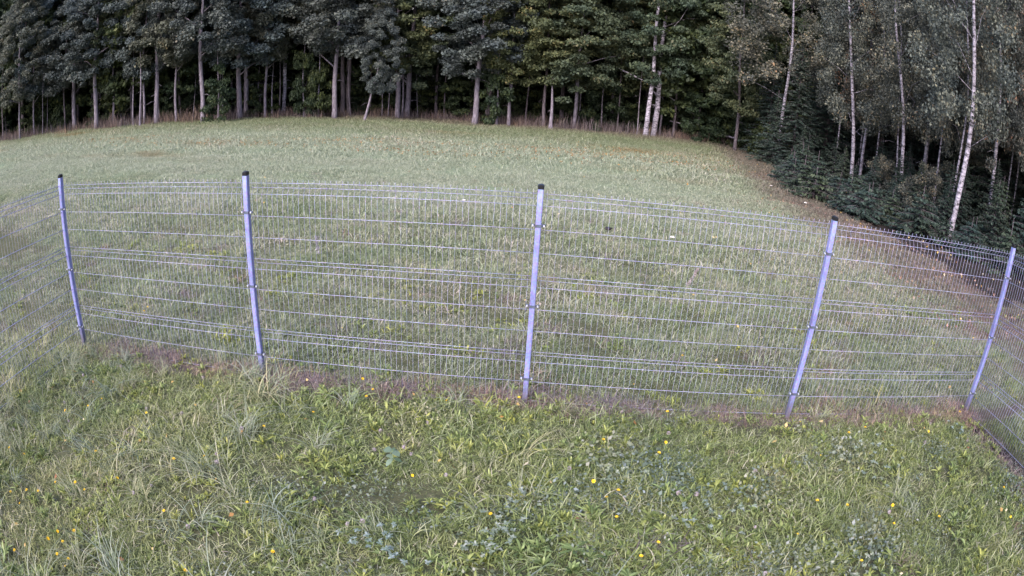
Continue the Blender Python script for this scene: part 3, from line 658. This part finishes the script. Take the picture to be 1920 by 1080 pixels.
# birches of the right-hand wood
RB = [(15.36, 30.8, -.9, .4, 9, .115, 'birch0', .95, .9, 'white birch stem furthest left of the right hand birches'),
      (17.4, 33.8, -.1, .05, 11, .11, 'birch3', .95, .85, 'second slim white birch from the left with orange tinged leaves'),
      (15.4, 25.2, -.85, .5, 8, .10, 'birch1', .85, .8, 'slim birch bending left in the middle of the right hand birches'),
      (18.9, 29.0, .1, .1, 11, .155, 'birch2', .95, .9, 'stout birch with black banded bark behind the bending slim one'),
      (13.5, 17.9, .2, -.1, 7, .115, 'birch1', .9, .8, 'thickest white birch, nearest to the right hand fence corner'),
      (17.6, 20.5, -.1, .2, 9, .11, 'birch3', .95, .8, 'white birch at the far right of the photo'),
      (22.5, 39.0, .1, 0, 9, .08, 'birch0', 1, .8, 'thin birch set back between the second and the bending birch'),
      (16.6, 28.0, -.5, .2, 9, .055, 'birch1', .8, .5, 'thinnest young birch between the leftmost and the bending birch'),
      (15.9, 21.4, .3, .2, 9, .06, 'birch2', .85, .55, 'thin young birch left of the thickest birch'),
      (18.9, 24.6, -.3, .2, 9, .065, 'birch0', .85, .6, 'thin young birch right of the thickest birch'),
      (13.6, 38.5, .3, .1, 9, .13, 'birch2', 1.0, 1.3, 'leafy grey green birch standing where meadow meets spruces')]
for (x, y, lx, ly, h, r, ck, cz, cs, lab) in RB:
    tree('birch_tree', 'birch', lab, x, y, lx, ly, h, r, 'birch', ck, cz, cs, 15, limbs=12, thin=.35, group='birches of the right hand wood')

gT = np.random.default_rng(91); thin_b = [trunk(.25, .1, 8, .05, 13, M['birch'], 600), trunk(-.3, .1, 8, .06, 13, M['birch'], 601), trunk(.1, -.2, 8, .045, 13, M['birch'], 602)]
for i, (x, y) in enumerate([(17.2, 31.5), (19.8, 33.5), (21.4, 31.0), (20.3, 27.2), (22.0, 28.6), (19.6, 21.6), (21.4, 23.0), (17.9, 17.6), (20.0, 17.6), (16.2, 35.4), (18.4, 36.4), (23.0, 26.0), (16.4, 23.6)]):
    t = empty('young_birch', (x, y, G(x, y)), 'slender pale birch stem set back among the right hand birches', 'birch', 'slender birches behind the front ones', rz=gT.uniform(0, 6))
    obj('trunk', thin_b[i % 3], t); o = obj('crown', CR['birch%d' % (i % 4)][0], t); o.scale = (.62, .62, .9); o.rotation_euler = (0, 0, gT.uniform(0, 6))
thin_s = [trunk(.2, .05, 5, .045, 6.5, M['bark'], 610), trunk(-.25, .1, 5, .055, 7.5, M['bark'], 611), trunk(.5, .1, 5, .04, 5.5, M['bark'], 612), trunk(0, .1, 5, .08, 9, M['bark_dark'], 613)]
for i, (x, y) in enumerate(along(EDGE[1:12], 1.9, 1.6, 1.2)):
    if min((x - a_[0]) ** 2 + (y - a_[1]) ** 2 for a_ in ET) < .5: continue
    t = empty('thin_stem', (x, y, G(x, y)), 'thin stem among the trunks along the front of the wood', 'sapling', 'thin stems along the front of the wood', rz=gT.uniform(0, 6), s=gT.uniform(.8, 1.15))
    obj('trunk', thin_s[i % 4], t)

# spruces
def spruce_mesh(seed, H, Rb, zlow=.2, dens=1.0):
    g = np.random.default_rng(seed); Vs = []; mb = MB()
    mb.tube([(0, 0, -.4), (0, 0, H * .5), (0, 0, H)], [H * .013, H * .008, .01], 8)
    z = zlow; cen = []; tdir = []; tl = []
    while z < H - .2:
        q = z / H; L = Rb * (1 - q) ** .85 * g.uniform(.85, 1.1); nb_ = int(6 + 5 * (1 - q))
        for k in range(nb_):
            an = g.uniform(0, 6.28); Lb = L * g.uniform(.7, 1.12); dr = g.uniform(.15, .45)
            ca, sa = math.cos(an), math.sin(an)
            f = lambda t: np.stack([ca * Lb * t, sa * Lb * t, z + .18 * Lb * t - dr * Lb * t ** 2 + .10 * Lb * t ** 4], -1)
            if Lb > .6: mb.tube([f(t) for t in (0, .5, 1)], [.018, .011, .004], 3, cap=False)
            n = int(max(8, Lb * 26 * dens)); t = g.random(n) ** .7 * .95 + .05; P = f(t)
            sd_ = g.choice([-1, 1], n); dirs = np.stack([ca * .55 - sa * sd_ * .9, sa * .55 + ca * sd_ * .9, -g.uniform(.15, .9, n)], -1)
            dirs /= np.linalg.norm(dirs, axis=1)[:, None]
            ll = (.34 * (1 - .5 * t) * g.uniform(.5, 1.3, n)) * min(1, .5 + Lb / 2)
            cen.append(P); tdir.append(dirs); tl.append(ll)
        z += .16 + .10 * (1 - q)
    P = np.concatenate(cen); T = np.concatenate(tdir); ll = np.concatenate(tl)[:, None]
    s = np.cross(T, np.array([0, 0, 1.0])); s /= (np.linalg.norm(s, axis=1)[:, None] + 1e-6); s += g.normal(0, .35, s.shape)
    w_ = .045 * g.uniform(.7, 1.3, len(P))[:, None]
    V = np.stack([P, P + T * ll * .4 + s * w_, P + T * ll, P + T * ll * .4 - s * w_], 1).reshape(-1, 3)
    return mesh_np('crown', V, np.arange(len(V)).reshape(-1, 4), M['spruce'], g.random(len(P))), mb.mesh('trunk', M['bark_dark'])
SPLOW = [spruce_mesh(310, 1.9, 1.5, .05, 1.5), spruce_mesh(311, 1.5, 1.7, .05, 1.5)]
SP = [spruce_mesh(300, 13, 2.9), spruce_mesh(301, 9, 2.4), spruce_mesh(302, 3.6, 1.5, .08, 1.3), spruce_mesh(303, 6, 2.0, .1, 1.2)]
SPL = [(13.6, 35.8, 0, .62, 'dark spruce at the corner where the meadow meets the right hand wood'),
       (12.6, 36.6, 3, .75, 'bushy spruce with low boughs reaching over the meadow corner'),
       (16.4, 37.5, 0, .95, 'big spruce behind the leftmost white birch'),
       (20.0, 36.5, 0, .9, 'tall spruce behind the second slim birch'),
       (22.0, 32.5, 0, .95, 'tall dark spruce behind the stout banded birch'),
       (18.6, 25.0, 3, .85, 'young spruce right of the stout banded birch'),
       (22.0, 25.5, 0, .9, 'tall spruce set back between the stout and the thickest birch'),
       (19.4, 22.8, 3, 1.0, 'bushy spruce right behind the thickest birch'),
       (21.5, 19.0, 0, .85, 'tall spruce behind the rightmost birch'),
       (18.6, 16.6, 1, .8, 'dark spruce at the right edge behind the corner post'),
       (20.5, 13.0, 0, .9, 'spruce outside the right fence panel'),
       (18.5, 41.5, 0, 1.1, 'tall spruce behind the leafy grey green birch'),
       (14.5, 43.5, 1, .9, 'spruce beside the far corner of the meadow'),
       (13.2, 32.4, 2, .62, 'low spruce left of the leftmost white birch'),
       (14.0, 29.4, 2, .50, 'knee high spruce in front of the leftmost white birch'),
       (13.4, 26.6, 2, .42, 'small spruce on the litter edge below the second birch'),
       (14.2, 23.4, 2, .48, 'small spruce below the bending birch'),
       (16.6, 26.6, 2, .60, 'waist high spruce between the bending and the stout birch'),
       (12.6, 21.2, 2, .42, 'small spruce with pale tips on the brown litter edge'),
       (14.6, 20.0, 2, .55, 'small spruce left of the foot of the thickest birch'),
       (15.8, 21.6, 2, .75, 'bushy low spruce between the bending birch and the thickest birch'),
       (15.3, 17.4, 2, .70, 'low spruce right of the foot of the thickest birch'),
       (16.6, 18.6, 2, .75, 'low spruce at the foot of the rightmost birch'),
       (14.9, 14.9, 2, .80, 'low spruce just above the corner post'),
       (16.9, 14.2, 3, .60, 'bushy spruce seen through the right fence panel'),
       (16.6, 30.0, 2, .8, 'waist high spruce right of the leftmost birch'),
       (18.4, 31.6, 3, .6, 'young spruce behind the second slim birch')]
for i, (x, y, k, s, lab) in enumerate(SPL):
    t = empty('spruce_tree', (x, y, G(x, y)), lab, 'spruce', 'spruces of the right hand wood', rz=i * 1.3, s=s)
    obj('trunk', SP[k][1], t); obj('crown', SP[k][0], t)

low = [(12.3, 33.0), (11.6, 31), (10.9, 28.6), (10.4, 26.2), (10.2, 24), (10.0, 22.2), (10.2, 20.5), (10.7, 19.0), (11.3, 17.8), (12.0, 16.6), (12.6, 15.2), (13.0, 13.8), (13.5, 12.2), (14.2, 10.5),
       (12.9, 31.6), (12.3, 29.2), (11.8, 27.0), (11.6, 24.8), (11.4, 22.8), (11.6, 21.0), (12.0, 19.4), (13.2, 16.6), (14.0, 15.0), (14.5, 13.2), (15.2, 11.6), (12.9, 23.4), (13.3, 25.4), (15.2, 13.9), (15.6, 16.0), (16.2, 12.4), (17.6, 14.6), (16.6, 10.2)]
for i, (x, y) in enumerate(low):
    g = np.random.default_rng(i + 3000); x += g.normal(0, .25); y += g.normal(0, .25)
    t = empty('young_spruce', (x, y, G(x, y)), 'low spreading dark spruce in the thicket along the brown litter edge', 'spruce', 'low spruces along the litter edge', rz=g.uniform(0, 6), s=g.uniform(.62, .95) * (1.15 if y < 17 and x > 13 else 1))
    k = i % 2; obj('trunk', SPLOW[k][1], t); obj('crown', SPLOW[k][0], t)

for i, (x, y, q) in enumerate([(13.4, 33.8, .45), (14.6, 31.8, .42), (13.4, 28.0, .36), (13.6, 25.0, .36), (14.6, 24.4, .4), (16.9, 27.4, .5), (14.2, 21.8, .4), (15.6, 20.2, .45), (17.0, 19.6, .55), (16.4, 15.4, .6), (17.8, 13.4, .7), (19.2, 14.8, .8)]):
    t = empty('young_spruce', (x, y, G(x, y)), 'ragged young spruce about head high between the birch stems', 'spruce', 'head high spruces between the birches', rz=i * 1.7, s=q)
    obj('trunk', SP[3][1], t); obj('crown', SP[3][0], t)

# inner trees: dark rows behind the edge, one shared look
tm = [trunk(g_[0], g_[1], 8, g_[2], 14, M['bark_dark'], 400 + i) for i, g_ in enumerate([(.2, 0, .14), (-.3, .1, .16), (.1, .2, .11), (-.1, -.1, .2), (.4, 0, .09)])]
placed = [(t[0], t[1]) for t in ET] + [(t[0], t[1]) for t in RB] + [(t[0], t[1]) for t in SPL]
def far_enough(x, y, dmin): return all((x - a_) ** 2 + (y - b_) ** 2 > dmin ** 2 for a_, b_ in placed)
E_in = np.concatenate([EDGE[:12], np.array([(15, 52), (19, 44), (22, 36), (24.5, 28), (23, 20), (21, 12), (21, 4), (22, -4)], float)])
cnt = 0
for off_, jit, step, dm in ((4, 1.2, 2.6, 1.6), (9, 1.5, 3.2, 2.0), (15, 2, 3.8, 2.3)):
    for (x, y) in along(E_in, step, off_, jit):
        if not far_enough(x, y, dm) or y < -2 or abs(x) > 80: continue
        placed.append((x, y)); g = np.random.default_rng(cnt + 1000)
        right = x > 14 and y < 45
        if right and g.random() < .6:
            t = empty('spruce_tree', (x, y, G(x, y)), 'dark spruce deep inside the right hand wood', 'spruce', 'spruces deep in the wood', rz=g.uniform(0, 6), s=g.uniform(.95, 1.3))
            obj('trunk', SP[0][1], t); obj('crown', SP[0][0], t)
        else:
            k = int(g.integers(0, 3)); t = empty('forest_tree', (x, y, G(x, y)), 'dark tree in the gloom behind the front row of the wood', 'tree', 'trees deep in the wood', rz=g.uniform(0, 6), s=g.uniform(.9, 1.2))
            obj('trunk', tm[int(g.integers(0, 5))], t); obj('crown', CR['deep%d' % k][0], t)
        cnt += 1
for x in np.arange(9.5, 26, 2.7):
    for y in np.arange(52.5, 68, 2.9):
        g = np.random.default_rng(int(x * 13 + y * 7)); x_, y_ = x + g.normal(0, .7), y + g.normal(0, .7)
        if not far_enough(x_, y_, 1.5): continue
        placed.append((x_, y_))
        t = empty('forest_tree', (x_, y_, G(x_, y_)), 'dark tree in the gloom behind the front row of the wood', 'tree', 'trees deep in the wood', rz=g.uniform(0, 6), s=g.uniform(.85, 1.1))
        obj('trunk', tm[int(g.integers(0, 5))], t); obj('crown', CR['deep%d' % int(g.integers(1, 3))][0], t)
# undergrowth
und = list(along(EDGE[1:12], 3.2, 3.2, 1.0)) + list(along(EDGE[1:12], 2.6, 7.0, 1.2)) + list(along(EDGE[1:12], 2.6, 12, 1.5)) + [np.array([a_, b_]) for a_ in np.arange(11.5, 22, 2.1) for b_ in np.arange(51.5, 60, 2.2)] + [np.array([a_, b_]) for a_ in np.arange(14.5, 22, 2.2) for b_ in np.arange(43, 51, 2.2)]
for i, (x, y) in enumerate(und):
    g = np.random.default_rng(i + 2000)
    t = empty('shrub', (x, y, G(x, y)), 'dark leafy shrub under the trees at the edge of the wood', 'shrub', 'undergrowth shrubs', rz=g.uniform(0, 6), s=g.uniform(.7, 1.1))
    obj('crown', CR['shrub%d' % int(g.integers(0, 3))][0], t)
for i, (x, y) in enumerate([(15.4, 27.6), (14.6, 22.0), (17.6, 24.4)]):
    t = empty('birch_bush', (x, y, G(x, y)), ['low grey green bush right of the leftmost white birch', 'low grey green bush on the litter edge below the bending birch', 'grey green bush below the stout banded birch', 'grey green bush left of the thickest birch', 'grey green bush touching the thickest birch', 'grey green bush left of the leftmost white birch'][i], 'bush', 'low birch bushes', rz=i * 1.1, s=.5 + .06 * (i % 3)); obj('crown', CR['bush_birch'][0], t)
# the wood beyond, one mass
rngw = np.random.default_rng(77); base = along(EDGE, .16, 0); n = 55 * len(base)
bi = rngw.integers(0, len(base), n)
segs = EDGE[1:] - EDGE[:-1]
def outward(pt):
    dd = np.hypot(*(EDGE - pt).T); k = min(int(dd.argmin()), len(EDGE) - 2); s_ = segs[k]; v_ = np.array([-s_[1], s_[0]]) / np.hypot(*s_) + (pt - [-8, 26]) / np.hypot(*(pt - [-8, 26])) * 1.0; return v_ / np.hypot(*v_)
ow = np.array([outward(p) for p in base])
ofs = rngw.uniform(14, 31, n)[:, None]; xy = base[bi] + ow[bi] * ofs + rngw.normal(0, 1.5, (n, 2))
hh = rngw.random(n) ** 1.3 * 25
k = (xy[:, 1] > 5) | (np.abs(xy[:, 0]) > 22); xy, hh = xy[k], hh[k]
n2 = 26000; x2 = rngw.uniform(-75, 50, n2); y2 = 74 + rngw.uniform(0, 9, n2) - .004 * x2 ** 2
xy = np.concatenate([xy, np.stack([x2, y2], -1)]); hh = np.concatenate([hh, rngw.random(n2) ** 1.4 * 26])
V, F, r = leafquads(np.stack([xy[:, 0], xy[:, 1], ground(xy[:, 0], xy[:, 1]) + hh], -1), .75, rngw, up=.2)
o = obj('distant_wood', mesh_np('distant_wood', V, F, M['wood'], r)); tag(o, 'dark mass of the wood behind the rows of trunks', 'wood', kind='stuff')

# ------------------------------------------------------------------ fallen logs, rails
def log(pts, r, mat, label):
    t = MB(); P = [Vector((x, y, G(x, y) + z)) for x, y, z in pts]; o0 = P[0]
    n = len(P); t.tube([p - o0 for p in P], [r * (1 - .4 * i / (n - 1)) for i in range(n)], 8)
    o = t.build('fallen_log', M[mat], None, o0); return tag(o, label, 'log')
log([(12.9, 50.5, .9), (14.2, 49.3, .75), (15.6, 48.2, .5)], .09, 'bark', 'broken pole lying over brush left of the far corner stump')
log([(13.9, 46.5, .9), (14.6, 45.2, .7), (15.4, 44.0, .5)], .09, 'bark', 'pale split log propped near the far corner of the meadow')
log([(4.8, 52.5, 5.2), (7.5, 52.0, 4.1), (11.0, 52.5, 2.2)], .06, 'birch', 'thin pale broken branch slanting across the tall birch pair')
log([(9.2, 53.0, 1.4), (11.2, 53.0, 1.2), (12.8, 53.2, 1.25)], .045, 'bark', 'thin horizontal stick in the brush right of the tall birch pair')

# ------------------------------------------------------------------ small plants and flowers
Y_ = plain('dandelion_petals', (.72, .46, .02), (.85, .60, .04)); S_ = plain('stem_green', (.10, .15, .05), (.18, .22, .09)); Gp = plain('seed_down', (.22, .18, .19), (.36, .31, .33))
def flower_meshes():
    V = []; F = []; g = np.random.default_rng(3)
    for ring, (rr, n, el) in enumerate([(.016, 16, .35), (.011, 12, .8), (.006, 8, 1.2)]):
        for k in range(n):
            a_ = 6.283 * k / n + ring; w_ = .0028; i0 = len(V); c_, s_ = math.cos(a_), math.sin(a_)
            for t in (.15, 1.0):
                for q in (-1, 1): V.append((c_ * rr * t * math.cos(el * .5) - s_ * w_ * q, s_ * rr * t * math.cos(el * .5) + c_ * w_ * q, .002 + rr * t * math.sin(el) + .003 * ring))
            F.append((i0, i0 + 1, i0 + 3, i0 + 2))
    h = mesh_np('flower_head', V, F, Y_)
    mb = MB(); mb.tube([(0, 0, -.12), (.004, 0, -.06), (0, 0, .002)], .0016, 5); mb.tube([(0, 0, -.006), (0, 0, .004)], [.003, .007], 7)
    return h, mb.mesh('stem', S_)
fh, fs = flower_meshes()
def clock_mesh():
    g = np.random.default_rng(8); n = 110; d = g.normal(0, 1, (n, 3)); d /= np.linalg.norm(d, axis=1)[:, None]
    V, F, r = leafquads(d * .017, .006, g, up=0, outdir=d * 3); return mesh_np('seed_head', V, F, Gp)
ck_ = clock_mesh()
def small(name, head, hn, x, y, z, label, cat, group, s=1.0, rz=0, tilt=0):
    t = empty(name, (x, y, G(x, y) + z), label, cat, group, rz, s); t.rotation_euler = (tilt, tilt * .4, rz)
    obj(hn, head, t); obj('stem', fs, t); return t
FL = [(-3.78, 3.94), (-3.8, 3.72), (-3.95, 3.5), (-3.18, 3.91), (-4.16, 2.68), (-3.89, 2.67), (-3.24, 3.09), (-2.47, 3.24), (-3.27, 2.48), (-3.14, 2.61), (-2.97, 2.54), (-2.76, 2.78), (-3.67, 2.16), (-3.38, 2.31), (-3.4, 2.05), (-2.23, 2.62), (-2.76, 1.9), (-2.87, 1.84), (-2.63, 1.78), (-3.07, 1.56), (-2.56, 1.67), (-2.74, 1.77), (-2.75, 2.06), (-2.85, 1.96), (-1.81, 2.12), (-1.69, 2.92), (-2.23, 3.34), (-3.53, 2.28), (-1.31, 4.87), (-1.45, 5.04), (-1.7, 4.37), (-1.33, 4.72), (-0.64, 4.77), (-0.13, 3.2), (-1.34, 2.48), (-0.7, 3.56), (-2.02, 4.03), (-0.05, 5.03), (1.0, 5.44), (1.25, 4.94), (0.64, 4.29), (1.12, 4.24), (1.06, 4.13), (0.7, 3.55), (0.61, 3.42), (0.67, 3.24), (0.78, 2.78), (0.53, 3.63), (0.91, 2.96), (2.59, 5.28), (2.49, 4.77), (3.21, 4.7), (2.94, 4.55), (3.87, 4.42), (4.74, 4.96), (5.26, 5.27), (2.43, 4.06), (2.19, 3.43), (2.4, 3.3), (2.77, 3.18), (2.71, 2.98), (3.15, 2.93), (1.86, 2.96), (2.25, 2.59), (4.18, 3.16), (3.92, 2.67), (-4.75, 6.25), (-4.75, 6.35), (-2.04, 6.31), (1.62, 6.31)]
for i, (x, y) in enumerate(FL):
    small('dandelion', fh, 'flower_head', x, y, .12 + .02 * (i % 3), 'small yellow dandelion flower open among the grass blades', 'flower', 'dandelion flowers in the grass', .70 + .22 * ((i * 7) % 5) / 5, i, .35 * math.sin(i * 2.1) - .25)
gc = np.random.default_rng(31); nC = 0
while nC < 46:
    x, y = gc.uniform(-4.6, 4.6), gc.uniform(1.5, D - .3)
    if not visible(np.array([x]), np.array([y]), -3)[0]: continue
    small('dandelion_clock', ck_, 'seed_head', x, y, .13 + .03 * gc.random(), 'greyish round dandelion seed head on a short stem in the lawn', 'seed head', 'dandelion seed heads in the lawn', gc.uniform(.65, .95), gc.uniform(0, 6), gc.normal(0, .15)); nC += 1
# plants one can point at
def leafy(name, x, y, label, cat, parts, mat, z=0, extra=None):
    t = empty(name, (x, y, G(x, y) + z), label, cat); J = join(parts); obj('leaves', mesh_np('leaves', J[0], J[1], mat, J[2]), t)
    if extra: extra.build('stem', S_, t)
    return t
W_dock = leaf_mat('dock_leaves', [(0, (.10, .145, .08)), (1, (.19, .24, .16))], transl=.2)
W_sil = leaf_mat('silvery_leaves', [(0, (.11, .15, .10)), (.6, (.20, .25, .20)), (1, (.31, .345, .32))], transl=.15)
mb = MB(); mb.tube([(0, 0, 0), (.01, .0, .12), (0, 0, .24)], [.005, .004, .003], 6)
leafy('dock_plant', -.88, 3.75, 'broad blue green leaf plant on a tall stem in the middle of the lawn', 'plant', [moved(rosette(4, .085, .055, 5, .15), 0, 0, 1.0, 1, .22), moved(rosette(3, .07, .045, 9, .1), 0, 0, 0, 1, .16)], W_dock, extra=mb)
def silver(n, seed, sp, hh=.14):
    g = np.random.default_rng(seed); ps = []
    for k in range(n): ps.append(moved(rosette(7, .030, .013, seed * 10 + k, .35), g.normal(0, sp), g.normal(0, sp), g.uniform(0, 6), 1, g.uniform(.04, hh)))
    return ps
for (x, y, n, sp, lab) in [(-.12, 2.95, 26, .09, 'clump of silvery green leaves at the bottom middle of the photo'), (.02, 3.45, 9, .06, 'small clump of silvery leaves just above the bottom middle clump'),
                           (-.75, 2.75, 22, .12, 'low grey green leaf clump at the lower edge left of the silvery clump'), (.72, 3.85, 16, .12, 'pale silvery weed clump in the lawn right of centre'),
                           (3.1, 4.0, 26, .22, 'wide grey green weed clump in the right half of the lawn'), (4.45, 4.55, 10, .08, 'small grey green weed clump near the right corner post'),
                           (1.35, 3.3, 18, .14, 'grey green weed clump left of two yellow flowers, lower right lawn'), (2.3, 2.6, 16, .13, 'grey green weed clump near the lower edge on the right')]:
    leafy('silverleaf_plant', x, y, lab, 'plant', silver(n, int(abs(x * 100)) + 3, sp), W_sil)
for i, (x, y, n, s, lab) in enumerate([(-1.41, 2.95, 14, 1.25, 'loose tuft of long arching pale blades at the bottom left of centre'), (-1.95, 3.1, 20, 1.2, 'wide tuft of arching pale blades, bottom left'),
                            (-3.9, 4.2, 22, 1.2, 'tall tuft of pale blades below the left corner post'), (-.0, 4.15, 16, 1.3, 'tall upright pale tuft in the lawn below the middle post'),
                            (-2.35, 4.75, 26, 1.3, 'dense pale tuft at the foot of the second post from the left'), (2.05, 4.95, 22, 1.0, 'dry star shaped tuft on the fence line between middle and fourth post'),
                            (-2.9, 3.3, 18, 1.2, 'tuft of pale arching blades in the left part of the lawn')]):
    J = blades(n, 0, .18, .38, .0065, .3, .8, 9, seed=500 + i, splay=1, base_r=.07)
    t = empty('grass_tuft', (x, y, G(x, y)), lab, 'grass tuft', s=s * .8, rz=i); obj('blades', mesh_np('blades', *J[:2], W_dead if 'dry' in lab else W_long, J[2]), t)
for i, (x, y, n, lab) in enumerate([(-1.75, 4.85, 20, 'bright yellow green rosette of leaves on the fence line left of the middle post'), (-.35, 4.95, 26, 'largest bright green leaf rosette just left of the middle post foot'), (-1.45, 4.9, 12, 'pale yellowish rosette beside the bright one on the fence line')]):
    leafy('leaf_rosette', x, y, lab, 'plant', [moved(rosette(n, .17, .026, 70 + i, .45), 0, 0)], W_leaf)
W_pl = leaf_mat('plume', [(0, (.34, .27, .28)), (1, (.52, .44, .44))], transl=.3)
for i, (x, y, lean, lab) in enumerate([(-3.22, 9.0, -.12, 'pinkish grass plume standing beyond the fence between second and middle post'), (1.98, 8.7, .45, 'pinkish grass plume leaning right beyond the fence right of the middle post')]):
    g = np.random.default_rng(i); n = 160; tt = g.random(n); c_ = np.stack([lean * (.25 + tt * .28) + g.normal(0, .012, n), g.normal(0, .012, n), .25 + tt * .28], -1)
    t = empty('grass_plume', (x, y, G(x, y)), lab, 'grass plume'); V, F, r = leafquads(c_, .012, g, up=0, aspect=3, hang=-3)
    obj('plume', mesh_np('plume', V, F, W_pl, r), t); mb = MB(); mb.tube([(0, 0, 0), (lean * .25, 0, .25), (lean * .5, 0, .5)], [.003, .002, .001], 5); mb.build('stem', S_, t)
def lump(name, x, y, r, mat, lab, cat, z=0, sq=.6):
    g = np.random.default_rng(int(x * 10 + 50)); mb = MB(); n = 10; P = []; 
    rows = 6
    for i in range(rows + 1):
        ph = math.pi * i / rows
        for k in range(n):
            a_ = 6.283 * k / n; q = r * (1 + .22 * math.sin(a_ * 3 + i) + .1 * g.normal()) * max(.05, math.sin(ph)); P.append((q * math.cos(a_) * 1.3, q * math.sin(a_), r * sq * math.cos(ph)))
    Fc = [(i * n + k, (i + 1) * n + k, (i + 1) * n + (k + 1) % n, i * n + (k + 1) % n) for i in range(rows) for k in range(n)]
    mb.add(P, Fc); o = mb.build(name, mat, None, (x, y, G(x, y) + z)); return tag(o, lab, cat)
lump('dark_clod', 1.27, 12.7, .055, plain('clod', (.008, .007, .01), (.03, .025, .03)), 'small black clod in the meadow grass beyond the middle of the fence', 'clod', .16)
wm = plain('scrap', (.55, .50, .46), (.75, .70, .66))
lump('pale_scrap', 2.53, 12.5, .04, wm, 'pale flat mushroom in the meadow right of the black clod', 'scrap', .17, .35)  # unidentified pale bits of scrap, modelled as flattened lumps
lump('pale_scrap', -1.84, 14.9, .035, wm, 'pale flat mushroom in the meadow left of the middle post', 'scrap', .17, .35)
for i, (x, y, lab) in enumerate([(8.6, 24.5, 'pale wood chip left most of the chips by the brown litter'), (9.2, 22.6, 'pale wood chip in the middle of the brown litter edge'), (8.6, 20.6, 'pale wood chip nearest to the fence at the litter edge')]):
    lump('wood_chip', x, y, .05, wm, lab, 'wood chip', .12, .25)
